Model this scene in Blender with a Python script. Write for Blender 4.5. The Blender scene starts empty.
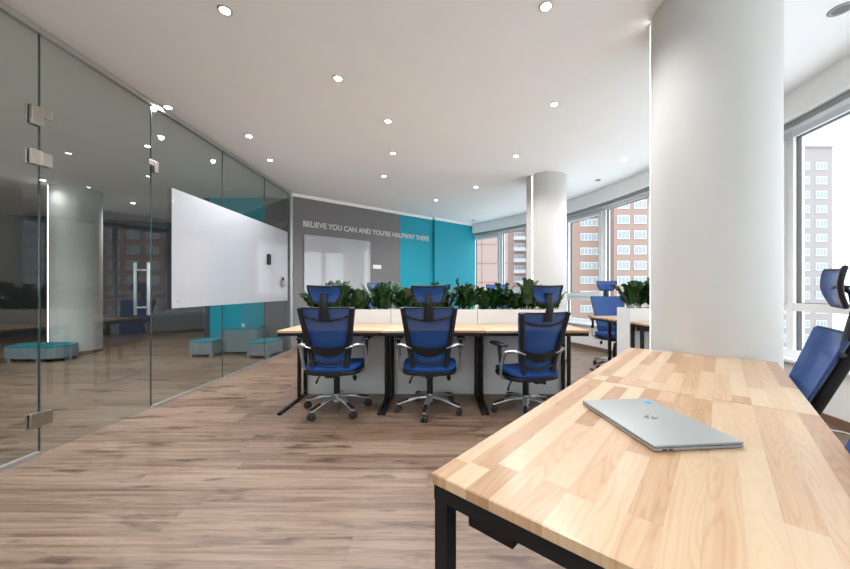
import bpy, bmesh, math, random
from mathutils import Vector, Matrix, Euler
R = math.radians
sc = bpy.context.scene
col = sc.collection
random.seed(7)

# ------------------------------------------------------------------ helpers
class MB:
    """collects shapes and links them as one mesh object"""
    def __init__(self): self.bm = bmesh.new()
    def box(self, x0, x1, y0, y1, z0, z1, bev=0, seg=2, M=None):
        t = bmesh.new()
        bmesh.ops.create_cube(t, size=1)
        bmesh.ops.scale(t, vec=(x1-x0, y1-y0, z1-z0), verts=t.verts)
        bmesh.ops.translate(t, vec=((x0+x1)/2, (y0+y1)/2, (z0+z1)/2), verts=t.verts)
        if bev: bmesh.ops.bevel(t, geom=t.edges[:], offset=bev, segments=seg, profile=.6, affect='EDGES')
        self._merge(t, M); return self
    def _merge(self, t, M=None):
        if M is not None: bmesh.ops.transform(t, matrix=M, verts=t.verts)
        me = bpy.data.meshes.new('tmp'); t.to_mesh(me); t.free()
        self.bm.from_mesh(me); bpy.data.meshes.remove(me)
    def cyl(self, p0, p1, r0, r1=None, n=20, bev=0):
        p0 = Vector(p0); p1 = Vector(p1); r1 = r0 if r1 is None else r1
        t = bmesh.new()
        bmesh.ops.create_cone(t, cap_ends=True, segments=n, radius1=r0, radius2=r1, depth=(p1-p0).length)
        if bev:
            es = [e for e in t.edges if any(len(f.verts) > 4 for f in e.link_faces)]
            bmesh.ops.bevel(t, geom=es, offset=bev, segments=3, profile=.5, affect='EDGES')
        q = (p1-p0).to_track_quat('Z', 'Y').to_matrix().to_4x4()
        self._merge(t, Matrix.Translation((p0+p1)/2) @ q); return self
    def tube(self, pts, rad, n=10, flat=1.0, cap=True):
        """swept tube; rad number or list; flat squashes one axis"""
        pts = [Vector(p) for p in pts]
        if not isinstance(rad, (list, tuple)): rad = [rad]*len(pts)
        bm = self.bm; rings = []; up = None
        for i, p in enumerate(pts):
            d = (pts[min(i+1, len(pts)-1)] - pts[max(i-1, 0)]).normalized()
            if up is None:
                up = Vector((0, 0, 1)) if abs(d.z) < .9 else Vector((0, 1, 0))
            s = d.cross(up).normalized(); u = s.cross(d).normalized(); up = u
            rings.append([bm.verts.new(p + (s*math.cos(a) + u*math.sin(a)*flat)*rad[i]) for a in [2*math.pi*k/n for k in range(n)]])
        for a, b in zip(rings, rings[1:]):
            for k in range(n): bm.faces.new((a[k], a[(k+1) % n], b[(k+1) % n], b[k]))
        if cap:
            bm.faces.new(rings[0][::-1]); bm.faces.new(rings[-1])
        return self
    def prism(self, pts, z0, z1, bev=0):
        t = bmesh.new()
        a = [t.verts.new((x, y, z0)) for x, y in pts]; b = [t.verts.new((x, y, z1)) for x, y in pts]
        n = len(pts)
        t.faces.new(a[::-1]); t.faces.new(b)
        for k in range(n): t.faces.new((a[k], a[(k+1) % n], b[(k+1) % n], b[k]))
        if bev:
            es = [e for e in t.edges if abs(e.verts[0].co.z - e.verts[1].co.z) < 1e-6]
            bmesh.ops.bevel(t, geom=es, offset=bev, segments=3, profile=.6, affect='EDGES')
        self._merge(t); return self
    def sheet(self, f, nu, nv, th):
        """closed thin shell over f(u,v) -> Vector, thickness th along y"""
        bm = self.bm
        A = [[bm.verts.new(f(i/nu, j/nv)) for j in range(nv+1)] for i in range(nu+1)]
        B = [[bm.verts.new(f(i/nu, j/nv) + Vector((0, th, 0))) for j in range(nv+1)] for i in range(nu+1)]
        for i in range(nu):
            for j in range(nv):
                bm.faces.new((A[i][j], A[i+1][j], A[i+1][j+1], A[i][j+1]))
                bm.faces.new((B[i][j], B[i][j+1], B[i+1][j+1], B[i+1][j]))
        for i in range(nu):
            bm.faces.new((A[i][0], B[i][0], B[i+1][0], A[i+1][0])); bm.faces.new((A[i][nv], A[i+1][nv], B[i+1][nv], B[i][nv]))
        for j in range(nv):
            bm.faces.new((A[0][j], A[0][j+1], B[0][j+1], B[0][j])); bm.faces.new((A[nu][j], B[nu][j], B[nu][j+1], A[nu][j+1]))
        return self
    def build(self, name, mat, parent=None, smooth=False, loc=None, rz=0):
        bmesh.ops.recalc_face_normals(self.bm, faces=self.bm.faces[:])
        me = bpy.data.meshes.new(name); self.bm.to_mesh(me); self.bm.free()
        me.materials.append(mat)
        if smooth:
            for p in me.polygons: p.use_smooth = True
            try: me.set_sharp_from_angle(angle=R(38))
            except Exception: pass
        o = bpy.data.objects.new(name, me); col.objects.link(o)
        if parent: o.parent = parent
        if loc: o.location = loc
        o.rotation_euler = (0, 0, rz)
        return o

def empty(name, loc=(0, 0, 0), rz=0):
    o = bpy.data.objects.new(name, None); col.objects.link(o)
    o.location = loc; o.rotation_euler = (0, 0, rz); o.empty_display_size = .1
    return o
def tag(o, label, cat, group=None):
    o['label'] = label; o['category'] = cat
    if group: o['group'] = group
    return o
def struct(o): o['kind'] = 'structure'; return o
def copy_tree(o, parent=None):
    c = o.copy(); col.objects.link(c); c.parent = parent
    for ch in list(o.children): copy_tree(ch, c)
    return c

# ------------------------------------------------------------------ materials
def mat(name, c, rough=.5, metal=0, spec=.5, alpha=None, coat=0, bump=None):
    m = bpy.data.materials.new(name); m.use_nodes = True
    b = m.node_tree.nodes['Principled BSDF']; nt = m.node_tree
    b.inputs['Base Color'].default_value = (*c, 1); b.inputs['Roughness'].default_value = rough
    b.inputs['Metallic'].default_value = metal; b.inputs['Specular IOR Level'].default_value = spec
    b.inputs['Coat Weight'].default_value = coat
    # faint procedural variation so that no surface is perfectly flat
    tc = nt.nodes.new('ShaderNodeTexCoord'); n = nt.nodes.new('ShaderNodeTexNoise'); n.inputs['Scale'].default_value = bump[0] if bump else 9
    n.inputs['Detail'].default_value = 3
    nt.links.new(tc.outputs['Object'], n.inputs['Vector'])
    mx = nt.nodes.new('ShaderNodeMixRGB'); mx.blend_type = 'MULTIPLY'; mx.inputs[0].default_value = .06
    mx.inputs[1].default_value = (*c, 1); nt.links.new(n.outputs['Color'], mx.inputs[2]); nt.links.new(mx.outputs[0], b.inputs['Base Color'])
    if bump:
        bp = nt.nodes.new('ShaderNodeBump'); bp.inputs['Strength'].default_value = bump[1]; bp.inputs['Distance'].default_value = .01
        nt.links.new(n.outputs['Fac'], bp.inputs['Height']); nt.links.new(bp.outputs[0], b.inputs['Normal'])
    return m
def emit(name, c, s):
    m = bpy.data.materials.new(name); m.use_nodes = True; nt = m.node_tree; nt.nodes.clear()
    e = nt.nodes.new('ShaderNodeEmission'); e.inputs[0].default_value = (*c, 1); e.inputs[1].default_value = s
    o = nt.nodes.new('ShaderNodeOutputMaterial'); nt.links.new(e.outputs[0], o.inputs[0]); return m
def glass(name, tint, ior, rough=0.0):
    """thin sheet glass: tinted see-through plus fresnel mirror on the outer faces"""
    m = bpy.data.materials.new(name); m.use_nodes = True; nt = m.node_tree; nt.nodes.clear(); N = nt.nodes.new; L = nt.links.new
    t = N('ShaderNodeBsdfTransparent'); t.inputs[0].default_value = (*tint, 1)
    g = N('ShaderNodeBsdfGlossy'); g.inputs['Roughness'].default_value = rough; g.inputs[0].default_value = (1, 1, 1, 1)
    f = N('ShaderNodeFresnel'); f.inputs[0].default_value = ior
    ge = N('ShaderNodeNewGeometry'); inv = N('ShaderNodeMath'); inv.operation = 'SUBTRACT'; inv.inputs[0].default_value = 1
    L(ge.outputs['Backfacing'], inv.inputs[1]); mu = N('ShaderNodeMath'); mu.operation = 'MULTIPLY'
    L(f.outputs[0], mu.inputs[0]); L(inv.outputs[0], mu.inputs[1])
    x = N('ShaderNodeMixShader'); L(mu.outputs[0], x.inputs[0]); L(t.outputs[0], x.inputs[1]); L(g.outputs[0], x.inputs[2])
    o = N('ShaderNodeOutputMaterial'); L(x.outputs[0], o.inputs[0]); return m
def mesh_fabric(name, c, see):
    m = bpy.data.materials.new(name); m.use_nodes = True; nt = m.node_tree; N = nt.nodes.new; L = nt.links.new
    b = nt.nodes['Principled BSDF']; b.inputs['Base Color'].default_value = (*c, 1); b.inputs['Roughness'].default_value = .6
    b.inputs['Sheen Weight'].default_value = .15
    tc = N('ShaderNodeTexCoord'); w = N('ShaderNodeTexWave'); w.inputs['Scale'].default_value = 55; w.bands_direction = 'X'
    L(tc.outputs['Object'], w.inputs['Vector'])
    mp = N('ShaderNodeMath'); mp.operation = 'MULTIPLY_ADD'; mp.inputs[1].default_value = .12; mp.inputs[2].default_value = see-.06
    L(w.outputs['Fac'], mp.inputs[0])
    t = N('ShaderNodeBsdfTransparent'); x = N('ShaderNodeMixShader')
    L(mp.outputs[0], x.inputs[0]); L(b.outputs[0], x.inputs[1]); L(t.outputs[0], x.inputs[2])
    L(x.outputs[0], nt.nodes['Material Output'].inputs[0]); return m
def boards(name, w, ln, ramp, rough, grain=(1.6, 26), knots=0, gap=.0015, gapdark=.45, coat=0, coord='Object', gmix=.5, spec=.5, ringk=.10, dist=.9):
    """long boards along local x, w wide, ln long, each with a tone and grain of its own"""
    m = bpy.data.materials.new(name); m.use_nodes = True; nt = m.node_tree; N = nt.nodes.new; L = nt.links.new
    b = nt.nodes['Principled BSDF']
    tc = N('ShaderNodeTexCoord'); sp = N('ShaderNodeSeparateXYZ'); L(tc.outputs[coord], sp.inputs[0])
    def M(op, a, bb=None, c=None):
        n = N('ShaderNodeMath'); n.operation = op
        for i, v in enumerate((a, bb, c)):
            if v is None: continue
            if isinstance(v, (int, float)): n.inputs[i].default_value = v
            else: L(v, n.inputs[i])
        return n.outputs[0]
    x, y = sp.outputs[0], sp.outputs[1]
    ry = M('DIVIDE', y, w); row = M('FLOOR', ry); fy = M('SUBTRACT', ry, row)
    wn = N('ShaderNodeTexWhiteNoise'); wn.noise_dimensions = '1D'; L(row, wn.inputs['W'])
    rx = M('MULTIPLY_ADD', wn.outputs['Value'], 7.3, M('DIVIDE', x, ln)); cx = M('FLOOR', rx); fx = M('SUBTRACT', rx, cx)
    idv = N('ShaderNodeCombineXYZ'); L(row, idv.inputs[0]); L(cx, idv.inputs[1])
    w2 = N('ShaderNodeTexWhiteNoise'); w2.noise_dimensions = '2D'; L(idv.outputs[0], w2.inputs['Vector'])
    rnd = w2.outputs['Value']
    gv = N('ShaderNodeCombineXYZ'); L(M('MULTIPLY', x, grain[0]), gv.inputs[0]); L(M('MULTIPLY', y, grain[1]), gv.inputs[1]); L(M('MULTIPLY', rnd, 37), gv.inputs[2])
    n1 = N('ShaderNodeTexNoise'); n1.inputs['Scale'].default_value = 1; n1.inputs['Detail'].default_value = 7; n1.inputs['Roughness'].default_value = .62
    n1.inputs['Distortion'].default_value = dist; L(gv.outputs[0], n1.inputs['Vector'])
    # growth rings: warped bands
    gv2 = N('ShaderNodeCombineXYZ'); L(M('MULTIPLY', x, grain[0]*1.3), gv2.inputs[0]); L(M('MULTIPLY', y, grain[1]*.42), gv2.inputs[1]); L(M('MULTIPLY', rnd, 91), gv2.inputs[2])
    n2 = N('ShaderNodeTexNoise'); n2.inputs['Scale'].default_value = 1; n2.inputs['Detail'].default_value = 1; L(gv2.outputs[0], n2.inputs['Vector'])
    ring = M('SINE', M('MULTIPLY', n2.outputs['Fac'], 85)); ring = M('MULTIPLY_ADD', ring, .5, .5); ring = M('POWER', ring, 2.5)
    t = M('ADD', M('MULTIPLY', rnd, 1-gmix), M('MULTIPLY', n1.outputs['Fac'], gmix))
    t = M('SUBTRACT', t, M('MULTIPLY', ring, ringk))
    cr = N('ShaderNodeValToRGB'); L(t, cr.inputs[0]); e = cr.color_ramp.elements
    e[0].position = ramp[0][0]; e[0].color = (*ramp[0][1], 1); e[1].position = ramp[-1][0]; e[1].color = (*ramp[-1][1], 1)
    for p, c in ramp[1:-1]: q = e.new(p); q.color = (*c, 1)
    out = cr.outputs[0]
    if knots:
        kv = N('ShaderNodeCombineXYZ'); L(M('MULTIPLY', x, 1.7), kv.inputs[0]); L(M('MULTIPLY', y, 6.5), kv.inputs[1]); L(M('MULTIPLY', rnd, 11), kv.inputs[2])
        vo = N('ShaderNodeTexNoise'); vo.inputs['Scale'].default_value = 1.5; vo.inputs['Detail'].default_value = 4; L(kv.outputs[0], vo.inputs['Vector'])
        k = N('ShaderNodeMapRange'); k.inputs['From Min'].default_value = .57; k.inputs['From Max'].default_value = .68; k.inputs['To Min'].default_value = 0; k.inputs['To Max'].default_value = knots
        L(vo.outputs['Fac'], k.inputs['Value'])
        mk = N('ShaderNodeMixRGB'); mk.blend_type = 'MULTIPLY'; L(k.outputs[0], mk.inputs[0]); L(out, mk.inputs[1]); mk.inputs[2].default_value = (.30, .20, .15, 1); out = mk.outputs[0]
    gy = M('MINIMUM', fy, M('SUBTRACT', 1, fy)); gx = M('MINIMUM', fx, M('SUBTRACT', 1, fx))
    g = M('MAXIMUM', M('LESS_THAN', gy, gap/w), M('LESS_THAN', gx, gap/ln))
    mg = N('ShaderNodeMixRGB'); mg.blend_type = 'MULTIPLY'; L(M('MULTIPLY', g, gapdark), mg.inputs[0]); L(out, mg.inputs[1]); mg.inputs[2].default_value = (.25, .2, .16, 1)
    L(mg.outputs[0], b.inputs['Base Color'])
    L(M('MULTIPLY_ADD', n1.outputs['Fac'], .2, rough-.1), b.inputs['Roughness']); b.inputs['Coat Weight'].default_value = coat; b.inputs['Coat Roughness'].default_value = .2
    b.inputs['Specular IOR Level'].default_value = spec
    bp = N('ShaderNodeBump'); bp.inputs['Strength'].default_value = .12; bp.inputs['Distance'].default_value = .004; L(n1.outputs['Fac'], bp.inputs['Height']); L(bp.outputs[0], b.inputs['Normal'])
    return m

CEIL = mat('ceiling_paint', (.93, .955, .965), .85, bump=(3, .02))
WHITE = mat('white_paint', (.86, .86, .84), .7)
COLM = mat('column_paint', (.57, .56, .54), .75, bump=(14, .08))
GREYW = mat('grey_wall_paint', (.175, .170, .172), .75)
TEALW = mat('teal_wall_paint', (.002, .29, .39), .7)
DARKW = mat('dark_wall_paint', (.05, .05, .055), .8)
BASEB = mat('baseboard_wood', (.20, .12, .075), .5)
PVC = mat('white_window_plastic', (.88, .90, .91), .35)
GASK = mat('dark_gasket', (.08, .08, .085), .6)
BLIND = mat('grey_blind_cassette', (.30, .31, .32), .5)
STEEL = mat('brushed_steel', (.40, .37, .33), .35, metal=1)
ALU = mat('aluminium_profile', (.62, .63, .63), .4, metal=1)
CHROME = mat('silver_chair_plastic', (.46, .47, .49), .35, metal=.75)
BLACK = mat('black_plastic', (.009, .009, .011), .5, spec=.35)
BLKMET = mat('black_powder_coated_steel', (.006, .006, .007), .5, spec=.3)
RUBBER = mat('black_rubber', (.02, .02, .02), .6)
PLANTW = mat('white_laminate', (.66, .66, .65), .45)
SOIL = mat('dark_soil', (.03, .02, .015), .9, bump=(40, .6))
LEAF = mat('glossy_dark_leaf', (.012, .050, .010), .35)
STEM = mat('green_stem', (.05, .13, .03), .5)
BOARDW = mat('white_board_glass', (.40, .405, .43), .06, coat=.6)
LETTER = mat('pale_grey_lettering', (.62, .60, .57), .5)
LAPT = mat('silver_anodised_metal', (.35, .365, .36), .45, metal=.4)
MIRR = mat('polished_emblem', (.42, .42, .42), .06, metal=1)
CYAN = mat('cyan_sticker', (.02, .42, .62), .4)
NAVY = mat('dark_sticker_print', (.01, .05, .12), .4)
TEALF = mat('teal_felt', (.01, .20, .25), .9, bump=(60, .3))
GREYF = mat('blue_grey_leather', (.16, .20, .22), .6)
BLUE = mesh_fabric('blue_mesh_fabric', (.001, .055, .235), .17)
BLUES = mat('blue_seat_fabric', (.001, .048, .22), .8, bump=(90, .3))
PARTG = glass('partition_glass', (.87, .91, .90), 1.62)
WING = glass('window_glass', (.97, .985, .985), 1.25)
WOODF = boards('oak_laminate_floor', .19, 1.7, [(.28, (.083, .046, .029)), (.42, (.150, .094, .061)), (.52, (.207, .136, .093)), (.68, (.270, .190, .137))], .42, grain=(1.5, 44), knots=.85, gap=.0013, gapdark=.35, gmix=.86, ringk=.05, dist=.5)
PINE = boards('pine_finger_jointed_board', .048, .46, [(.15, (.33, .18, .085)), (.36, (.44, .27, .15)), (.55, (.505, .35, .215)), (.85, (.55, .42, .28))], .36, grain=(1.6, 48), gap=.0004, gapdark=.2, coat=.18, gmix=.45)
PINEEDGE = boards('pine_board_edge', .057, .42, [(.18, (.50, .32, .18)), (.9, (.70, .55, .40))], .5, grain=(2.2, 34), gap=.0006, gapdark=.2, gmix=.5)
DLITE = emit('downlight_lens', (1, .97, .92), 30)
LED = emit('led_strip', (1, .96, .88), 7)
OFFL = mat('unlit_lens', (.10, .10, .11), .3)
YELL = mat('yellow_card', (.55, .36, .06), .7)

# ------------------------------------------------------------------ room geometry
H = 2.90; XG = -2.71; YB = -2.6
CX, CY, RS = -4.293, 3.694, 7.483          # centre and radius of the curved facade
RW, RG = RS+.14, RS+.26                     # wall face and glazing radius
def arc(r, a): return (CX + r*math.cos(R(a)), CY + r*math.sin(R(a)))
def wl(x): return 6.17 + .827*(x-XG)        # far slanted wall
A_END = max(a/10 for a in range(300, 600) if arc(RW, a/10)[1] < wl(arc(RW, a/10)[0]))
A_ST = math.degrees(math.asin((YB-CY)/RW))

room = [(XG-.1, YB)] + [arc(RG+.12, a) for a in [A_ST + (A_END-A_ST+1)*k/60 for k in range(61)]] + [(XG-.1, 6.3)]
room = [(-13, YB)] + room[1:-1] + [(XG, 6.5), (XG, 11), (-13, 11)]
struct(MB().prism(room, -.12, 0).build('floor', WOODF))
struct(MB().prism(room, H, H+.15).build('ceiling', CEIL))
struct(MB().box(-13.15, 2.0, YB-.15, YB, 0, .85).box(-13.15, 2.0, YB-.15, YB, 2.6, H).box(-13.15, -12.4, YB-.15, YB, .85, 2.6)
       .box(-3.3, -2.2, YB-.15, YB, .85, 2.6).box(.0, 2.0, YB-.15, YB, .85, 2.6).build('wall_back', WHITE))
for wi, (xa, xb) in enumerate(((-12.4, -3.3), (-2.2, 0.0))):  # unseen windows added behind the camera to let in more daylight
    added_win = empty('window_%d' % (21+wi), (xa, YB-.1, .85)); struct(added_win)
    fm_ = MB(); n_ = max(2, round((xb-xa)/1.3)); 
    for q in range(n_+1):
        xq = (xb-xa)*q/n_; fm_.box(max(0, xq-.03), min(xb-xa, xq+.03), -.03, .03, .05, 1.70)
    fm_.box(0, xb-xa, -.03, .03, 0, .05).box(0, xb-xa, -.03, .03, 1.70, 1.75)
    fm_.build('window_frame', PVC, added_win); MB().box(.03, xb-xa-.03, -.004, .004, .05, 1.70).build('window_pane', WING, added_win)

def ring(m, r0, r1, z0, z1, a0, a1, n):
    for k in range(n):
        p, q = a0 + (a1-a0)*k/n, a0 + (a1-a0)*(k+1)/n
        pts = [arc(r0, p), arc(r1, p), arc(r1, q), arc(r0, q)]
        m.prism(pts, z0, z1)
    return m
def arcband(r0, r1, z0, z1, a0=None, a1=None, n=64):
    """one continuous curved band"""
    a0 = A_ST if a0 is None else a0; a1 = A_END+1.2 if a1 is None else a1
    pts = [arc(r0, a0+(a1-a0)*k/n) for k in range(n+1)] + [arc(r1, a1-(a1-a0)*k/n) for k in range(n+1)]
    return MB().prism(pts, z0, z1)
struct(arcband(RW, RW+.25, 0, .45).build('wall_right', WHITE, smooth=True))
struct(arcband(RW-.015, RW, 0, .07).build('baseboard_right', BASEB, smooth=True))
struct(arcband(RW-.05, RG, .45, .475).build('trim_1', PVC, smooth=True))            # window sill
struct(arcband(RS, RG+.12, 2.66, H).build('trim_2', CEIL, smooth=True))             # ceiling soffit
bl = arcband(RS+.05, RS+.13, 2.60, 2.66).build('blind_cassette', BLIND, smooth=True)
tag(bl, 'long grey roller blind cassette curving along the top of all the windows under the ceiling', 'blind')

# slanted far wall: grey part, teal part, offset teal pier
wd = Vector((1, .827, 0)).normalized(); wn = Vector((-wd.y, wd.x, 0)); A0 = Vector((XG, 6.17, 0)); WR = math.atan2(wd.y, wd.x)
def wallpiece(name, s0, s1, m, th=.15, off=0, z0=0, z1=H):
    o = MB().box(s0, s1, off, th, z0, z1).build(name, m, loc=A0, rz=WR); return o
struct(wallpiece('wall_far', -.05, 2.357, GREYW))
struct(wallpiece('wall_far', 2.357, 3.33, TEALW))
struct(wallpiece('wall_far', 3.33, 4.75, TEALW, off=-.06, th=.25))
struct(wallpiece('trim_3', -.02, 3.30, WHITE, off=-.035, th=-.0, z0=H-.055, z1=H)); struct(wallpiece('trim_4', 3.30, 4.7, WHITE, off=-.095, th=-.06, z0=H-.055, z1=H))      # cornice
struct(wallpiece('baseboard_far', 0, 3.33, BASEB, off=-.012, th=0, z0=0, z1=.07))

# ------------------------------------------------------------------ windows
MUL = [47.2 - 7.233*k for k in range(15)]
def wmat(a0, a1):
    p = Vector((*arc(RG, a0), 0)); q = Vector((*arc(RG, a1), 0)); d = q-p
    return p, d.length, math.atan2(d.y, d.x)
ZS, ZT, ZH = .475, .95, 2.64
for k in range(14):
    p, W, rz = wmat(MUL[k], MUL[k+1])
    sash = (k % 3 == 0)
    w = empty('window_%d' % (k+1), p, rz); struct(w)
    f = MB()                      # local x along the bay, local y: + is outside
    f.box(-.0375, .0375, -.05, .05, ZS, ZH, .004, 1)
    if k == 13: f.box(W-.0375, W+.0375, -.05, .05, ZS, ZH)
    f.box(.035, W-.035, -.045, .045, ZH-.06, ZH); f.box(.035, W-.035, -.045, .045, ZS, ZS+.07); f.box(.035, W-.035, -.045, .045, ZT-.03, ZT+.045)
    f.build('window_frame', PVC, w)
    gk = MB(); e = .0375
    for (a, b, c, d) in ((e, e+.008, ZS+.07, ZT-.03), (W-e-.008, W-e, ZS+.07, ZT-.03)): gk.box(a, b, -.02, .02, c, d)
    if sash:
        s = MB(); x0, x1, z0, z1 = e+.004, W-e-.004, ZT+.05, ZH-.065
        s.box(x0, x0+.065, -.075, .03, z0, z1, .005, 1); s.box(x1-.065, x1, -.075, .03, z0, z1, .005, 1)
        s.box(x0+.06, x1-.06, -.075, .03, z0, z0+.065, .005, 1); s.box(x0+.06, x1-.06, -.075, .03, z1-.065, z1, .005, 1)
        so = s.build('sash', PVC, w)
        hd = MB().box(x0+.02, x0+.045, -.087, -.075, 1.62, 1.69, .003).box(x0+.024, x0+.041, -.11, -.087, 1.645, 1.665).box(x0+.024, x0+.041, -.118, -.10, 1.54, 1.665, .004)
        hd.build('window_handle', PVC, so)
        gx0, gx1, gz0, gz1 = x0+.065, x1-.065, z0+.065, z1-.065
    else:
        gx0, gx1, gz0, gz1 = e, W-e, ZT+.045, ZH-.06
    t = .006
    for (a, b, c, d) in ((gx0, gx0+t, gz0, gz1), (gx1-t, gx1, gz0, gz1), (gx0, gx1, gz0, gz0+t), (gx0, gx1, gz1-t, gz1)): gk.box(a, b, -.02, .02, c, d)
    gk.build('gasket', GASK, w)
    MB().box(gx0, gx1, -.004, .004, gz0, gz1).build('window_pane', WING, w)
    MB().box(e, W-e, -.004, .004, ZS+.07, ZT-.03).build('window_pane', WING, w)

# ------------------------------------------------------------------ glass partition with a door
wlft = empty('wall_left', (XG, 0, 0)); struct(wlft)
J = [-2.6, -1.5, -.5, .55, 1.35, 2.27, 3.15, 4.19, 5.20, 6.15]
ZD = 2.285
for a, b in zip(J, J[1:]):
    g = .003
    if a == 2.27:
        MB().box(-.006, .006, a+g, b-g, ZD+.008, H-.035).build('glass_panel', PARTG, wlft)
    else:
        MB().box(-.006, .006, a+g, b-g, .02, H-.035).build('glass_panel', PARTG, wlft)
MB().box(-.02, .02, J[0], J[-1], H-.045, H).build('top_rail', ALU, wlft)
br = MB().box(-.016, .016, J[0], 2.265, 0, .028).box(-.016, .016, 3.155, J[-1], 0, .028).build('bottom_rail', ALU, wlft)
MB().box(-.02, .02, J[-1], J[-1]+.04, 0, H-.045).build('end_post', ALU, wlft)
je = MB()
for y in J[1:-1]: je.box(-.0062, .0062, y-.0025, y+.0025, .03, H-.045)
je.build('joint_seal', mat('dark_glass_edge', (.03, .06, .055), .3), wlft)
def patch(y0, y1, z0, z1, y2=None, z2=None):
    m = MB()
    for s in (1, -1):
        xa, xb = (.006, .024) if s > 0 else (-.024, -.006)
        m.box(xa, xb, y0, y1, z0, z1, .003)
    return m
pf = patch(2.21, 2.275, 2.225, 2.355); pf.box(.006, .024, 2.275, 2.33, ZD+.005, 2.355, .003).build('patch_fitting', STEEL, wlft)
pf2 = patch(3.165, 3.21, 2.235, 2.34); pf2.box(.006, .024, 3.10, 3.165, ZD+.003, 2.34, .003).build('patch_fitting', STEEL, wlft)
door = empty('door_1', (XG, 2.27, 0)); struct(door)
MB().box(-.006, .006, .006, .872, .008, ZD).build('door_leaf', PARTG, door)
for z in (2.01, .245):
    h = MB()
    for xa, xb in ((.006, .022), (-.022, -.006)):
        h.box(xa, xb, -.062, -.006, z-.05, z+.05, .003).box(xa, xb, .0, .062, z-.045, z+.045, .003)
    h.cyl((.012, -.003, z-.05), (.012, -.003, z+.05), .010)
    h.build('hinge', STEEL, door)
for s in (1, -1):
    h = MB(); x = s*.06
    h.cyl((x, .785, .89), (x, .785, 1.37), .013, bev=.003)
    for z in (.96, 1.30): h.cyl((s*.006, .785, z), (x, .785, z), .008)
    h.build('door_handle', CHROME, door, smooth=True)

wb = empty('whiteboard', (XG+.012, 3.362, .935))
MB().box(.012, .018, 0, 2.57, 0, 1.212, .002).build('board_sheet', BOARDW, wb)
for y in (.08, 2.49):
    for z in (.07, 1.14): MB().cyl((-.006, y, z), (.020, y, z), .011).build('standoff', ALU, wb, smooth=True)
tag(wb, 'long white glass writing board fixed to the glass partition', 'whiteboard')
er = empty('board_eraser', (XG+.030, 5.22, 1.60))
MB().box(0, .03, -.01, .08, -.085, .085, .014).build('grip', BLACK, er, smooth=True)
tag(er, 'small black eraser stuck on the white board on the glass partition', 'eraser')
ho = empty('marker_holder', (XG+.030, 5.66, 1.18))
MB().box(0, .045, 0, .10, 0, .10, .006).build('cup', STEEL, ho, smooth=True)
mk = MB()
for i in range(3): mk.cyl((.022, .025+.025*i, .09), (.022, .027+.025*i, .155), .007)
mk.build('marker_pens', BLACK, ho, smooth=True)
tag(ho, 'small metal marker cup at the far lower corner of the board on the glass', 'marker holder')

# ------------------------------------------------------------------ things on the slanted wall
b2 = empty('whiteboard', A0 + wd*.217 + Vector((0, 0, .99)), WR)
MB().box(0, 1.378, -.022, -.012, 0, 1.175, .002).build('board_sheet', BOARDW, b2)
for x in (.06, 1.318):
    for z in (.06, 1.115): MB().cyl((x, -.025, z), (x, 0, z), .012).build('standoff', ALU, b2, smooth=True)
tag(b2, 'white glass board hung on the grey wall below the lettering', 'whiteboard')
sw = empty('light_switch', A0 + wd*1.665 + Vector((0, 0, 1.58)), WR)
MB().box(0, .20, -.010, 0, 0, .085, .003).build('plate', WHITE, sw)
for i in range(3): MB().box(.012+.062*i, .064+.062*i, -.015, -.010, .015, .07, .002).build('rocker', WHITE, sw)
tag(sw, 'white three-gang light switch on the grey wall right of the board', 'light switch')
tc = bpy.data.curves.new('txt', 'FONT'); tc.body = "BELIEVE YOU CAN AND YOU'RE HALFWAY THERE"; tc.size = .165; tc.extrude = .004; tc.offset = .004
to = bpy.data.objects.new('txt', tc); col.objects.link(to); bpy.context.view_layer.update()
me = bpy.data.meshes.new_from_object(to.evaluated_get(bpy.context.evaluated_depsgraph_get())); bpy.data.objects.remove(to)
xs = [v.co.x for v in me.vertices]; zs = [v.co.y for v in me.vertices]
sx = 2.99/(max(xs)-min(xs)); sz = .115/(max(zs)-min(zs)); mnx, mnz = min(xs), min(zs)
for v in me.vertices:
    x, y, z = v.co; v.co = ((x-mnx)*sx, -z-.005, (y-mnz)*sz)
me.materials.clear(); me.materials.append(LETTER)
lt = bpy.data.objects.new('wall_lettering', me); col.objects.link(lt); lt.location = A0 + wd*.2 + Vector((0, 0, 2.315)); lt.rotation_euler = (0, 0, WR)
tag(lt, 'pale capital letters of the motto running across the grey and teal wall', 'lettering')

# ------------------------------------------------------------------ columns with an LED line
def column(cx, cy, r, a_led, n):
    c = empty('column', (cx, cy, 0)); struct(c)
    MB().cyl((0, 0, 0), (0, 0, H), r, n=96).build('shaft', COLM, c, smooth=True)
    m = MB(); w = .012
    m.box(r-.01, r+.004, -w/2, w/2, 0.02, H-.02)
    l = m.build('light_strip', LED, c); l.rotation_euler = (0, 0, R(a_led))
    m = MB(); m.box(r-.01, r+.006, -w/2-.006, -w/2, .02, H-.015); m.box(r-.01, r+.006, w/2, w/2+.006, .02, H-.015)
    l = m.build('strip_profile', WHITE, c); l.rotation_euler = (0, 0, R(a_led))
    MB().cyl((0, 0, 0), (0, 0, .06), r+.008, n=96).build('plinth', BASEB, c, smooth=True)
    return c
column(1.70, 2.095, .318, 156, 1)
column(1.705, 5.33, .305, 211, 2)
column(-6.47, 5.97, .34, 249, 3)

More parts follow.
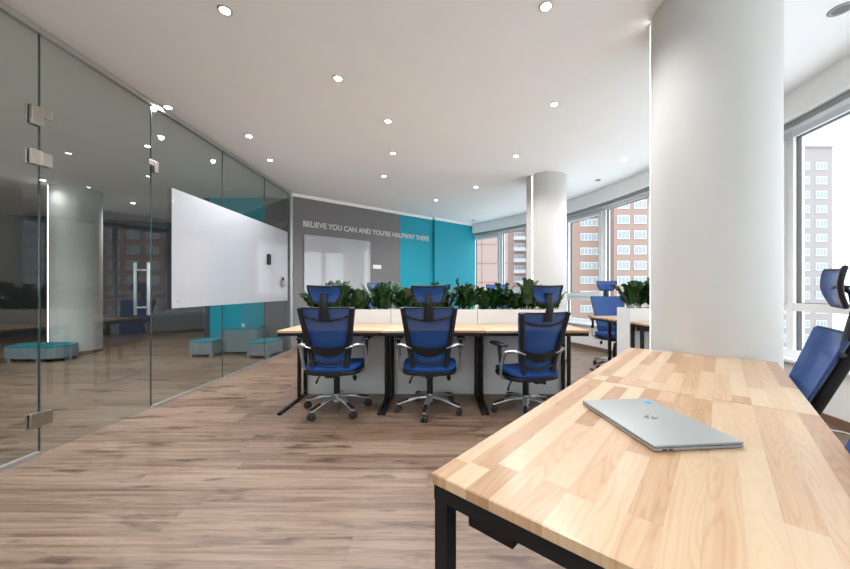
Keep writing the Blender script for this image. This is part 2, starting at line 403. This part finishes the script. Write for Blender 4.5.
# ------------------------------------------------------------------ room behind the glass
struct(MB().box(-4.43, -3.38, 6.48, 6.60, 0, H).build('wall_side', TEALW))
struct(MB().box(-3.38, XG-.02, 6.48, 6.60, 0, H).build('wall_side', GREYW))
struct(MB().box(-4.55, -4.43, 6.48, 9.9, 0, H).build('wall_side', DARKW))
m = MB(); t0 = Vector((-13, 7.0)); t1 = Vector((-4.4, 9.7))
m.prism([(-13, 7.0), (-4.4, 9.7), (-4.4, 9.85), (-13, 7.15)], 0, H); struct(m.build('wall_side', DARKW))
struct(MB().box(-13.15, -13, YB, 7.2, 0, H).build('wall_side', DARKW))
def ottoman(pts, h, loc, label, rz=0, gr='teal and grey ottomans behind the glass'):
    o = empty('ottoman', loc, rz)
    MB().prism(pts, .05, h-.03, .01).build('body', GREYF, o, smooth=False)
    MB().prism([(x*.99, y*.99) for x, y in pts], h-.03, h, .012).build('cushion', TEALF, o)
    cxm = sum(p[0] for p in pts)/len(pts); cym = sum(p[1] for p in pts)/len(pts)
    for i in [0, len(pts)//4, len(pts)//2, 3*len(pts)//4]:
        x = cxm + (pts[i][0]-cxm)*.86; y = cym + (pts[i][1]-cym)*.86
        MB().box(x-.03, x+.03, y-.03, y+.03, 0, .06).build('foot', GREYF, o)
    tag(o, label, 'ottoman', gr)
def trap(w0, w1, d):
    n = 4; P = []
    for k in range(n): P.append((-w0/2 + w0*k/n, -.05*math.sin(math.pi*k/n)))
    for k in range(n): P.append((w0/2 + (w1-w0)/2*k/n, d*k/n))
    for k in range(n): P.append((w1/2 - w1*k/n, d + .05*math.sin(math.pi*k/n)))
    for k in range(n): P.append((-w1/2 + (w1-w0)/2*k/n, d*(1-k/n)))
    return P
ottoman(trap(.38, .44, .40), .27, (-3.97, 5.58, 0), 'small low teal-topped ottoman, leftmost of the three by the teal wall')
ottoman(trap(.66, .56, .42), .46, (-3.50, 5.83, 0), 'tall grey ottoman with a teal top standing in the middle against the teal wall')
ottoman(trap(.34, .40, .46), .27, (-2.97, 5.48, 0), 'low teal-topped ottoman nearest the grey end wall behind the glass')
ottoman([(-.35, -.18)] + [(-.1+.15*k, -.2) for k in range(3)] + [(.25+.25*math.cos(a), .25*math.sin(a)) for a in [-1.1+.37*k for k in range(7)]] + [(.05, .22), (-.15, .22), (-.42, .18)], .25, (-6.40, 5.38, 0), 'long teal-topped ottoman with a rounded end in front of the column behind the glass')
cu = empty('cup', (-3.50, 6.0, .461)); MB().cyl((0, 0, 0), (0, 0, .06), .025, .035).build('bowl', WHITE, cu, smooth=True); MB().cyl((.0, .0, .059), (0, 0, .061), .030).build('drink', SOIL, cu)
tag(cu, 'little white cup on the tall ottoman behind the glass', 'cup')

# ------------------------------------------------------------------ desks
def desk(W, D, origin, rz, label, group, post2=.42, near=False):
    d = empty('desk', origin, rz); zt = .757; th = .022
    MB().box(.0022, W-.0022, 0, D, zt-th, zt, .002, 1).build('tabletop', PINE, d)
    z1 = zt-th
    rh = .03
    for ya in (.02, D-.05): MB().box(.02, W-.02, ya, ya+.03, z1-rh, z1).build('frame_rail', BLKMET, d)
    for x in (0.006, W-.036):
        l = MB()
        l.box(x, x+.03, 0.008, D-.004, z1-rh, z1)
        l.box(x, x+.03, D-.036, D-.006, 0.02, z1-rh+.001)
        if near: l.box(x, x+.03, .012, .042, .02, z1-rh+.001)
        else: l.box(x, x+.03, post2, post2+.03, .02, z1-rh+.001)
        l.box(x, x+.03, 0.0, D-.004, 0, .022)
        l.build('leg', BLKMET, d)
    MB().box(.0385+.0, W-.06, D-.16, D-.063, z1-.075, z1-.028, .004).build('cable_tray', BLKMET, d)
    tag(d, label, 'desk', group); return d
GD = 'pine-topped desks in the middle of the office'
X0, Y0, W1, D1 = -1.449, 2.99, .932, .61
desk(W1, D1, (X0, Y0, 0), 0, 'pine desk at the left end of the near side of the middle desk row', GD)
desk(W1, D1, (X0+W1, Y0, 0), 0, 'pine desk in the centre of the near side of the middle desk row', GD)
desk(W1, D1, (X0+2*W1, Y0, 0), 0, 'pine desk at the right end of the near side of the middle desk row', GD)
YP = Y0+D1+.005; PD = .24; YF = YP+PD+.005+D1
for i, s in enumerate(('left end', 'centre', 'right end')):
    desk(W1, D1, (X0+W1*(i+1), YF, 0), math.pi, 'pine desk at the %s of the far side, behind the white planters' % s, GD)
Ld = Vector((.644, .765, 0)); Dd = Vector((.765, -.644, 0)); aL = math.atan2(.765, .644)
FL = Vector((-.0166, .6645, 0)); WN, DN = .948, .66
N1 = FL + Dd*DN; N2 = N1 + Ld*WN
desk(WN, DN, N1, aL, 'large pine desk in the foreground with the laptop on it', 'pine desks in the foreground', near=True)
desk(WN, DN, N2, aL, 'pine desk joined behind the laptop desk, in front of the big column', 'pine desks in the foreground', near=True)
PC = Vector((2.19, 3.85, 0)); pa = R(5); px = Vector((math.cos(pa), math.sin(pa), 0)); py = Vector((-math.sin(pa), math.cos(pa), 0))
desk(.90, D1, PC - py*(D1+.005), pa, 'pine desk partly hidden behind the big column, near side of the grey planter', 'pine desks by the windows')
desk(.90, D1, PC + px*.90 + py*(PD+.005+D1), pa+math.pi, 'pine desk by the windows with a blue chair behind it', 'pine desks by the windows')

# ------------------------------------------------------------------ planters and plants
def planter(W, origin, rz, label, group):
    p = empty('planter', origin, rz); t = .018; z = .91; D = PD
    m = MB().box(.002, W-.002, 0, t, 0, z, .0015, 1).box(.002, W-.002, D-t, D, 0, z, .0015, 1).box(.002, t, t, D-t, 0, z).box(W-t, W-.002, t, D-t, 0, z).box(t, W-t, t, D-t, .02, .04)
    m.build('box', PLANTW, p)
    MB().box(t, W-t, t, D-t, .80, .85).build('soil', SOIL, p)
    tag(p, label, 'planter', group); return p
for i, s in enumerate(('left', 'middle', 'right')):
    planter(W1, (X0+W1*i, YP, 0), 0, '%s one of the three white planter boxes between the two desk rows' % s, 'white planter boxes in the middle desk row')
planter(.90, PC, pa, 'tall planter box with a grey end panel beside the big column', 'planter box by the windows')

def plant(seed, loc, rz, scale, label, group, nst=11):
    rnd = random.Random(seed); p = empty('zz_plant', loc, rz)
    sm, lm = MB(), MB()
    for s in range(nst):
        az = rnd.uniform(0, 2*math.pi); ln = rnd.uniform(.20, .34)*scale; lean = rnd.uniform(.25, 1.15)
        b = Vector((rnd.uniform(-.085, .085), rnd.uniform(-.05, .05), 0)); d = Vector((math.cos(az), math.sin(az)*.45, 0))
        pts = []; n = 9; pos = b.copy(); ang = lean*.25
        for k in range(n+1):
            pts.append(pos.copy()); ang += lean/n*.85
            pos = pos + (d*math.sin(ang) + Vector((0, 0, math.cos(ang))))*ln/n
        sm.tube(pts, [.006*(1-.6*k/n) for k in range(n+1)], n=5)
        for k in range(3, n+1):
            for sd in (1, -1):
                tdir = (pts[k]-pts[k-1]).normalized(); side = tdir.cross(Vector((0, 0, 1)) if abs(tdir.z) < .98 else d).normalized()*sd
                nrm = side.cross(tdir).normalized()
                ld = (side*.85 + tdir*.75 + Vector((0, 0, rnd.uniform(-.25, .25)))).normalized()
                L_ = rnd.uniform(.055, .085)*scale; w = L_*.27
                wd_ = ld.cross(nrm).normalized(); o = pts[k]
                prof = [(0, .12), (.25, .8), (.5, 1), (.75, .75), (1, .04)]
                mid, lf, rg = [], [], []
                for tt, ww in prof:
                    c = o + ld*L_*tt - nrm*(.10*L_*tt*tt)*0 + Vector((0, 0, -.22*L_*tt*tt))
                    mid.append(lm.bm.verts.new(c)); up = nrm*w*.3*ww
                    lf.append(lm.bm.verts.new(c + wd_*w*ww + up)); rg.append(lm.bm.verts.new(c - wd_*w*ww + up))
                for q in range(4):
                    lm.bm.faces.new((mid[q], lf[q], lf[q+1], mid[q+1])); lm.bm.faces.new((rg[q], mid[q], mid[q+1], rg[q+1]))
    sm.build('stem', STEM, p, smooth=True); lm.build('foliage', LEAF, p, smooth=True)
    tag(p, label, 'plant', group); return p
ordn = ('leftmost', 'second from left', 'second from right', 'rightmost')
GP = 'green leafy plants in the white planters'
k = 0
for i, s in enumerate(('left', 'middle', 'right')):
    for j in range(4):
        plant(11+k, (X0+W1*i + .13 + .222*j, YP+.12, .85), 0, 1.0+.12*math.sin(k*2.1), 'dark green glossy-leaved plant, %s of four in the %s white planter' % (ordn[j], s), GP, 22)
        k += 1
for j in range(3):
    q = PC + px*(.14+.28*j) + py*.12
    plant(60+j, (q.x, q.y, .85), .4, 1.25, 'bright green leafy plant, %s of three in the planter beside the big column' % ('leftmost', 'middle one', 'rightmost')[j], 'green plants in the planter by the windows', 12)

# ------------------------------------------------------------------ office chair (faces local +y)
def yb(z):  # rear profile of the backrest
    return -.215 - .13*max(0, (z-.55)/.42)
def bhw(z):  # half width of the backrest
    t = (z-.50)/.47; return .170 + .070*t
def bpt(x, z, f=0):
    w = bhw(z); return Vector((x, yb(z) + .055*(x/.24)**2 + f, z))
def make_chair():
    c = empty('office_chair')
    # star base
    m = MB()
    m.cyl((0, 0, .085), (0, 0, .155), .036, .030, n=24)
    for k in range(5):
        a = R(90+72*k + 8); dv = Vector((math.cos(a), math.sin(a), 0))
        pts = [dv*.02 + Vector((0, 0, .128)), dv*.12 + Vector((0, 0, .124)), dv*.22 + Vector((0, 0, .098)), dv*.305 + Vector((0, 0, .074))]
        m.tube(pts, [.029, .026, .021, .016], n=10, flat=.62)
    m.build('star_base', CHROME, c, smooth=True)
    for k in range(5):
        a = R(90+72*k + 8); dv = Vector((math.cos(a), math.sin(a), 0)); s = Vector((-dv.y, dv.x, 0))
        m = MB(); e = dv*.295
        M_ = Matrix.Rotation(a + .35*(k-2), 4, 'Z')
        t = MB()
        for sg in (1, -1):
            pc = e + Vector((0, 0, .029)); sv = (M_ @ Vector((0, 1, 0)))
            m.cyl(pc + sv*.006*sg, pc + sv*.027*sg, .028, n=20, bev=.004)
        m.cyl(e + Vector((0, 0, .03)), e + Vector((0, 0, .075)), .009)
        m.box(-.02, .02, -.0055, .0055, .03, .062, .003, M=Matrix.Translation(e) @ M_)
        m.build('caster', RUBBER, c, smooth=True)
        MB().tube([dv*.20 + Vector((0, 0, .112)), dv*.25 + Vector((0, 0, .100)), dv*.30 + Vector((0, 0, .086))], [.018, .020, .016], n=8, flat=.55).build('foot_pad', BLACK, c, smooth=True)
    MB().cyl((0, 0, .15), (0, 0, .30), .028, n=20).cyl((0, 0, .29), (0, 0, .36), .019, n=16).build('gas_lift', BLACK, c, smooth=True)
    # under-seat mechanism, levers
    m = MB().box(-.08, .08, -.14, .10, .342, .382, .012).box(-.035, .035, -.225, -.10, .352, .378, .006).box(-.14, .14, -.03, .03, .355, .378, .005)
    m.build('mechanism', BLACK, c, smooth=True)
    MB().tube([(-.07, .02, .362), (-.13, .01, .345), (-.17, .0, .30), (-.19, -.01, .25)], [.006, .006, .007, .011], n=8).build('lever', BLACK, c, smooth=True)
    MB().tube([(.07, -.02, .362), (.15, -.03, .352), (.175, -.03, .335)], [.005]*3, n=8).tube([(.175, -.03, .335), (.175, -.03, .32), (.178, -.03, .285)], [.008, .020, .014], n=10).build('tension_knob', BLACK, c, smooth=True)
    # seat
    def sq(w, d, n=28, e=4.0, yo=0):
        P = []
        for k in range(n):
            a = 2*math.pi*k/n; ca, sa = math.cos(a), math.sin(a)
            P.append((w*abs(ca)**(2/e)*(1 if ca >= 0 else -1), yo + d*abs(sa)**(2/e)*(1 if sa >= 0 else -1)))
        return P
    MB().prism(sq(.245, .235, 40), .376, .408, .012).build('seat_pan', BLACK, c, smooth=True)
    m = MB(); bm = m.bm; rings = []
    for (s, z) in ((.97, .404), (1.0, .418), (.99, .434), (.93, .447), (.75, .453), (.4, .452), (.05, .451)):
        rings.append([bm.verts.new((x*s, y*s, z - .03*max(0, (y*s-.12)/.12)**2 + .02*(x*s/.24)**4)) for x, y in sq(.243, .233, 40)])
    for a, b in zip(rings, rings[1:]):
        for k in range(40): bm.faces.new((a[k], a[(k+1) % 40], b[(k+1) % 40], b[k]))
    bm.faces.new(rings[0][::-1]); bm.faces.new(rings[-1])
    m.build('seat', BLUES, c, smooth=True)
    # backrest: mesh, frame
    zb, zt = .445, .970
    def fm(u, v):
        z = zb + (zt-zb)*v; w = bhw(z)+.004; x = (2*u-1)*w
        return bpt(x, z, .004)
    MB().sheet(fm, 16, 16, .005).build('backrest', BLUE, c, smooth=True)
    m = MB(); n = 14
    for sg in (1, -1):
        m.tube([bpt(sg*(bhw(zb+(zt-zb)*k/n)-.016), zb+(zt-zb)*k/n, -.018) for k in range(n+1)], [.023-.006*abs(k/n-.4) for k in range(n+1)], n=10, flat=.8)
    m.tube([bpt(bhw(zb)*(2*k/n-1), zb+.0 - .012*(1-(2*k/n-1)**2)) for k in range(n+1)], .014, n=8, flat=.8)
    m.build('back_frame', BLACK, c, smooth=True)
    # top rim thin, dipping crossbar
    m = MB()
    m.tube([bpt(bhw(zt)*(2*k/n-1), zt - .002*(1-(2*k/n-1)**2)) for k in range(n+1)], .007, n=8)
    m.tube([bpt(bhw(.925)*(2*k/n-1), .915 - .055*(1-abs(2*k/n-1)**2.0), -.006) for k in range(n+1)], .0095, n=8)
    m.build('crossbar', BLACK, c, smooth=True)
    # lumbar plate (two smiling bands)
    def lum(u, v):
        x = (2*u-1)*.185; q = 1-(x/.185)**2; z = .655 - .035*q - (.020+.062*q)*(1-v) ; p = bpt(x, z); p.y -= .022 + .008*q; return p
    MB().sheet(lum, 16, 5, .010).build('lumbar_support', BLACK, c, smooth=True)
    m = MB(); m.tube([bpt(.168*(2*k/n-1), .515 - .030*(1-(2*k/n-1)**2), -.014) for k in range(n+1)], .011, n=8)
    m.build('back_bracket', BLACK, c, smooth=True)
    # arms
    for sg in (1, -1):
        m = MB()
        m.tube([(sg*.150, -.238, .615), (sg*.190, -.230, .632), (sg*.235, -.200, .640), (sg*.272, -.15, .628), (sg*.284, -.11, .59), (sg*.290, -.08, .50), (sg*.285, -.06, .41), (sg*.255, -.045, .375), (sg*.13, -.03, .367)],
               [.014, .024, .034, .032, .022, .015, .015, .015, .012], n=10, flat=.5)
        a = m.build('arm', CHROME, c, smooth=True)
        MB().tube([(sg*.285, -.07, .52), (sg*.287, -.04, .60), (sg*.288, -.03, .672)], [.020, .016, .016], n=10).build('arm_post', BLACK, a, smooth=True)
        MB().box(sg*.288-.035, sg*.288+.035, -.14, .10, .668, .692, .010, 3).build('arm_pad', BLACK, a, smooth=True)
    # headrest
    hs = MB().tube([(0, yb(.90)-.018, .86), (0, yb(.95)-.022, .94), (0, -.375, 1.00), (0, -.372, 1.06), (0, -.352, 1.085)], [.046, .040, .030, .026, .028], n=10, flat=.36)
    hsb = hs.build('headrest_stem', BLACK, c, smooth=True)
    hz0, hz1 = 1.015, 1.155
    def hp(x, z):
        t = (z-hz0)/(hz1-hz0)
        return Vector((x, -.345 + .9*x*x + .012*math.sin(t*math.pi) - .012*t, z))
    def hw(t): return .142 - .050*(1-t)**2.2
    h = empty('tmp'); bpy.data.objects.remove(h)
    def hf(u, v):
        z = hz0 + (hz1-hz0)*v; return hp((2*u-1)*hw(v), z)
    hm = MB().sheet(hf, 14, 8, .008).build('headrest', BLUE, c, smooth=True)
    m = MB(); loop = []
    for k in range(9): loop.append(hp((2*k/8-1)*hw(0), hz0 - .004*math.sin(math.pi*k/8)))
    for k in range(1, 9): loop.append(hp(hw(k/8), hz0+(hz1-hz0)*k/8))
    for k in range(1, 9): loop.append(hp((1-2*k/8)*hw(1), hz1 - .006*math.sin(math.pi*k/8)))
    for k in range(1, 9): loop.append(hp(-hw(1-k/8), hz1-(hz1-hz0)*k/8))
    m.tube(loop, .0085, n=8); m.tube([hp((2*k/8-1)*.03, 1.085) + Vector((0, -.008, 0)) for k in range(9)], .022, n=8, flat=.35)
    m.build('headrest_frame', BLACK, hm, smooth=True)
    return c
chair = make_chair()
LOW = ('star_base', 'caster', 'foot_pad', 'gas_lift')
first = [True]
UP = ('backrest', 'back_frame', 'crossbar', 'lumbar_support', 'back_bracket', 'headrest_stem', 'headrest')
def place(x, y, deg, label, group, raise_=0, head=0, base_rot=0, recline=0, fwd=0):
    if first[0]: c = chair; first[0] = False
    else: c = copy_tree(chair)
    c.location = (x, y, 0); c.rotation_euler = (0, 0, R(deg)); tag(c, label, 'chair', group)
    for ch in c.children:
        nm = ch.name.split('.')[0]
        if nm not in LOW: ch.location.z = raise_ + (head if nm.startswith('headrest') else 0)
        elif nm != 'gas_lift': ch.rotation_euler.z = R(base_rot)
        if recline and nm in UP:
            P = Matrix.Translation((0, -.20, .48)); off = Matrix.Translation(ch.location)
            if nm.startswith('headrest'):
                Q = Matrix.Translation((0, -.325, .88)); off = Q @ Matrix.Rotation(-fwd, 4, 'X') @ Q.inverted() @ off
            ch.matrix_basis = P @ Matrix.Rotation(R(recline), 4, 'X') @ P.inverted() @ off
    return c
GC = 'blue mesh office chairs around the middle desks'
def row_chairs():
    place(-.955, 3.13, 0, 'blue chair seen from behind, leftmost at the near side of the middle desks', GC, base_rot=0)
    place(-.085, 3.13, 0, 'blue chair seen from behind, middle one at the near side of the middle desks', GC, base_rot=20)
    place(.80, 3.09, 17, 'slightly turned blue chair seen from behind, rightmost at the near side of the middle desks', GC, base_rot=-4, raise_=-.04, head=.04)
    place(-.93, 4.70, 180, 'far-side blue chair facing the viewer, below the board on the grey wall', GC, head=.07)
    place(-.10, 4.66, 174, 'far-side blue chair facing the viewer, behind the centre planter', GC, head=.02)
    place(.83, 4.45, 182, 'far-side blue chair facing the viewer, in front of the farthest window', GC, head=.04)
    place(2.52, 4.80, 172, 'blue chair facing the room at the desk by the windows', 'blue chair by the windows', raise_=.05, head=.05)
row_chairs()
# chairs on the window side of the foreground desks, facing local desk (direction -Dd)
def near_chair(p, extra, label, **k):
    place(p.x, p.y, math.degrees(aL)+extra, label, 'blue mesh chairs on the window side of the foreground desks', **k)
near_chair(Vector((1.24, 1.50, 0)), 0, 'blue mesh chair pushed up to the far foreground desk beside the window', recline=6, head=.06, fwd=.20)
near_chair(Vector((1.21, 1.50, 0)) - Ld*.95, 0, 'blue mesh chair at the right edge of the picture beside the laptop desk', recline=6, head=.06, fwd=.20)

# ------------------------------------------------------------------ laptop
lc = Vector((.576, .913, .757)); la = math.atan2(.313, -.028) - math.pi/2
lp = empty('laptop', lc, la)      # local y = long side
MB().box(-.110, .110, -.156, .156, .0015, .0085, .003).build('base', LAPT, lp, smooth=True)
MB().box(-.110, .110, -.156, .156, .0095, .0155, .003).build('lid', LAPT, lp, smooth=True)
f = MB()
for x in (-.09, .09):
    for y in (-.13, .13): f.cyl((x, y, 0), (x, y, .002), .008)
f.build('rubber_feet', RUBBER, lp)
pt = MB()
for x in (.045, .060): pass
for x in (-.085, -.070): pt.box(x-.005, x+.005, -.1568, -.150, .0038, .0066)
pt.build('port', BLACK, lp)
MB().box(-.106, .106, -.152, .152, .0083, .0097).build('seam', BLACK, lp)
# bitten fruit emblem on the lid
def blob(cx, cy, rx, ry, n=40):
    return [(cx+rx*math.cos(2*math.pi*k/n), cy+ry*math.sin(2*math.pi*k/n)) for k in range(n)]
ap = []
for k in range(64):
    t = 2*math.pi*k/64; r = .0150*(1 - .10*math.cos(2*t)*0)
    x = r*1.0*math.sin(t); y = r*math.cos(t)*1.03
    if y > 0: y -= .0035*math.exp(-(x/.004)**2)
    else: y += .002*math.exp(-(x/.004)**2); x *= .90
    dx, dy = x-.0165, y-.001
    if math.hypot(dx, dy) < .0062 and x > 0:
        s = .0062/max(math.hypot(dx, dy), 1e-6); x, y = .0165+dx*s, .001+dy*s
    ap.append((x, y))
em = MB().prism([(y_, -x_) for x_, y_ in ap][::-1], .0155, .0158)
em.prism([(.019+.0045*math.cos(a)*1.1, -.002-.0024*math.sin(a)) for a in [2*math.pi*k/16 for k in range(16)]], .0155, .0158)
em.build('emblem', MIRR, lp)
MB().cyl((.082, .118, .0155), (.082, .118, .0158), .013, n=28).build('sticker', CYAN, lp)
MB().box(.076, .080, .108, .126, .0158, .0160).box(.084, .088, .111, .122, .0158, .0160).build('sticker_print', NAVY, lp)
tag(lp, 'closed silver laptop lying on the foreground pine desk', 'laptop')

# white cable on the floor by the window wall
cb = MB().tube([(3.02, 3.0, .006), (3.0, 2.86, .006), (3.07, 2.70, .006), (3.17, 2.62, .006), (3.22, 2.45, .006), (3.18, 2.2, .006)], .005, n=6).build('power_cable', WHITE, smooth=True)
tag(cb, 'thin white cable lying on the floor along the window wall', 'cable')

# ------------------------------------------------------------------ downlights
def downlight(u, v, label, lit=True, r=.030, power=9, grp='recessed ceiling spotlights'):
    Y = (H-1.12)*335/(290-v); X = (u-439)/335*Y
    d = empty('downlight', (X, Y, H))
    m = MB(); bm = m.bm; prof = [(r*.98, -.001), (r*1.0, -.006), (r*1.25, -.008), (r*1.42, -.004), (r*1.45, 0.0)]; n = 32; rings = []
    for rr, z in prof: rings.append([bm.verts.new((rr*math.cos(2*math.pi*k/n), rr*math.sin(2*math.pi*k/n), z)) for k in range(n)])
    for a, b in zip(rings, rings[1:]):
        for k in range(n): bm.faces.new((a[k], a[(k+1) % n], b[(k+1) % n], b[k]))
    m.build('trim_ring', ALU if lit else BLIND, d, smooth=True)
    MB().cyl((0, 0, -.004), (0, 0, -.0005), r, n=28).build('lens', DLITE if lit else OFFL, d)
    if lit and power:
        L_ = bpy.data.lights.new('downlight_lamp', 'SPOT'); L_.energy = power; L_.spot_size = R(150); L_.spot_blend = .9; L_.shadow_soft_size = .025; L_.color = (.98, .985, 1)
        lo = bpy.data.objects.new('lamp', L_); col.objects.link(lo); lo.parent = d; lo.location = (0, 0, -.02)
    tag(d, label, 'ceiling light', grp)
PW = 46
for u, v, l in (
    (225, 10, 'lit spotlight at the top left of the white ceiling'), (546, 6, 'lit spotlight at the top edge of the ceiling left of the big column'),
    (338, 78, 'lit spotlight alone in the upper middle of the ceiling'), (554, 104, 'lit spotlight left of the big column, high on the ceiling'),
    (388, 121, 'lit spotlight, nearest of the three clustered in mid ceiling'), (393, 153, 'lit spotlight, middle of the three clustered in mid ceiling'),
    (384, 176, 'lit spotlight, farthest of the three clustered in mid ceiling'), (516, 156, 'lit spotlight just in front of the far white column'),
    (249, 136, 'lit spotlight close to the glass partition, middle of three along it'), (270, 160, 'lit spotlight close to the glass partition, farthest of three along it'),
    (168, 107, 'lit spotlight touching the top rail of the glass partition, nearest of three'), (476, 187, 'lit spotlight left of the far column, near the teal wall'),
    (436, 200, 'lit spotlight farthest back, in front of the slanted wall'), (624, 160, 'lit spotlight between the far column and the big column')):
    downlight(u, v, l, power=(12 if u == 168 else PW))
downlight(598, 180, 'unlit grey ceiling spotlight in front of the middle window', lit=False)
downlight(473, 220, 'unlit grey ceiling spotlight by the far corner of the windows', lit=False)
downlight(841, 9, 'unlit spotlight at the top right corner of the ceiling', lit=False, r=.042)
for u, v, l in ((148, 146, 'lit spotlight nearest in the room behind the glass'), (43, 180, 'lit spotlight above the column behind the glass'), (133, 203, 'lit spotlight in the middle of the dark room behind the glass'), (141, 222, 'lit spotlight farthest back in the dark room behind the glass')):
    downlight(u, v, l, power=(6 if u == 43 else 90), grp='recessed spotlights in the room behind the glass')
# unseen spotlights added to brighten the office and the glazed room
for X, Y, wt, lb, gp in ((-1.3, -.2, PW, 0, 0), (.3, -.4, PW, 0, 0), (-.5, -1.8, PW, 0, 0), (-5.3, 3.2, 80, 1, 1), (-4.6, 1.2, 80, 1, 1), (-7.2, 2.8, 80, 1, 1)):
    d = empty('downlight', (X, Y, H)); MB().cyl((0, 0, -.004), (0, 0, 0), .042, n=28).build('lens', DLITE, d)
    L_ = bpy.data.lights.new('downlight_lamp', 'SPOT'); L_.energy = wt; L_.spot_size = R(150); L_.spot_blend = .9; L_.shadow_soft_size = .025; L_.color = (.98, .985, 1)
    lo = bpy.data.objects.new('lamp', L_); col.objects.link(lo); lo.parent = d; lo.location = (0, 0, -.02)
    tag(d, *(('added unseen spotlight brightening the glazed room, left of the picture', 'ceiling light', 'added spotlights left of the picture') if lb else ('added unseen spotlight brightening the office from behind the viewer', 'ceiling light', 'added spotlights behind the viewer')))

# ------------------------------------------------------------------ outside
BR1 = mat('brick_facade', (.275, .190, .160), .9, bump=(3, .3)); BR2 = mat('hazed_brick_facade', (.27, .245, .245), .9, bump=(3, .3)); BR3 = mat('pink_brick_facade', (.29, .215, .195), .9, bump=(3, .3))  # the tower's brick is paled to put haze into its colour
FRW = mat('facade_white', (.52, .54, .55), .6); GLD = mat('facade_window_glass', (.24, .28, .30), .3); SEAMM = mat('facade_joint', (.22, .15, .13), .9)
GRND = mat('street_ground', (.72, .72, .73), .95)  # ground set paler to bounce daylight up onto the ceiling
g = MB().box(-60, 220, 12, 220, -20.2, -20).build('ground', GRND); struct(g)
def proto_window(w, h):
    me = MB().box(-w/2, w/2, -.12, .05, -h/2, h/2).build('window', FRW)
    n = 3; pw = (w-.12*(n+1))/n; p = MB()
    for i in range(n):
        x = -w/2+.12+i*(pw+.12); p.box(x, x+pw, -.14, -.10, -h/2+.14, h/2-.14)
    pp = p.build('pane', GLD, me); return me
def building(x0, x1, y, ztop, brick, cols, z0, rows, ww, wh, label, joints=False, depth=12, balcony=False):
    b = empty('apartment_building', ((x0+x1)/2, y, -20)); ox, oz = (x0+x1)/2, -20
    MB().box(x0-ox, x1-ox, 0, depth, 0, ztop-oz).build('wall', brick, b)
    MB().box(x0-ox, x1-ox, -.3, depth+.3, ztop-oz, ztop-oz+.5).build('parapet', brick, b)
    if joints:
        j = MB()
        z = 2.0
        while z < ztop+20: j.box(x0-ox, x1-ox, -.05, .02, z, z+.16); z += 3.4
        x = x0-ox+1.0
        while x < x1-ox: j.box(x, x+.14, -.05, .02, 0, ztop-oz); x += 3.6
        j.build('joint', SEAMM, b)
    src = None
    for cx in cols:
        for r in range(rows):
            z = z0 + 3.0*r - oz
            if src is None: src = proto_window(ww, wh); o = src; o.parent = b
            else: o = copy_tree(src, b)
            o.location = (cx-ox, 0, z)
            if balcony:
                MB().box(cx-ox-ww/2-.2, cx-ox+ww/2+.2, -1.0, 0, z-wh/2-.6, z-wh/2+.35).build('balcony', FRW, b)
    tag(b, label, 'building'); return b
building(27.5, 34.4, 70, 33, BR1, (30.7, 33.0+.2), -11.8, 13, 2.3, 1.5, 'brick apartment block seen through the middle window beside the far column')
building(34.5, 62, 66, 33, BR1, (36.3, 39.6, 43.4, 47.2, 51, 54.8, 58.6), -12, 13, 2.4, 1.7, 'wide brick apartment block with white windows seen left of the big column')
building(66, 82.2, 70, 30.8, BR2, (69, 72.6, 76.2, 79.8), -12, 14, 2.3, 1.6, 'brick tower with haze in its colour, seen through the right-hand window')
building(3, 12.3, 60, 24, BR3, (), 0, 0, 1, 1, 'plain pinkish brick block seen through the farthest window', joints=True)
building(18.5, 27, 91, 40, BR3, (21.8, 25.6), -14, 14, 2.6, 1.5, 'distant block with white balconies seen through the farthest window', balcony=True)

# ------------------------------------------------------------------ world, camera, view
w = bpy.data.worlds.new('sky'); sc.world = w; w.use_nodes = True; nt = w.node_tree
bg = nt.nodes['Background']; bg.inputs[0].default_value = (.90, .95, 1, 1); bg.inputs[1].default_value = 1.9
cam = bpy.data.cameras.new('camera'); co = bpy.data.objects.new('camera', cam); col.objects.link(co)
co.location = (0, 0, 1.12); co.rotation_euler = (R(90), 0, 0)
cam.sensor_width = 36; cam.lens = 36*335/850; cam.shift_x = -14/850; cam.shift_y = 5.5/850; cam.clip_start = .05; cam.clip_end = 500
sc.camera = co
sc.view_settings.view_transform = 'Standard'; sc.view_settings.look = 'None'; sc.view_settings.gamma = 1; sc.view_settings.use_curve_mapping = False
sc.view_settings.exposure = .88
sc.cycles.use_denoising = True
sc.cycles.max_bounces = 12; sc.cycles.transparent_max_bounces = 24; sc.cycles.diffuse_bounces = 8; sc.cycles.glossy_bounces = 5
sc.cycles.caustics_reflective = False; sc.cycles.caustics_refractive = False; sc.cycles.sample_clamp_indirect = 6
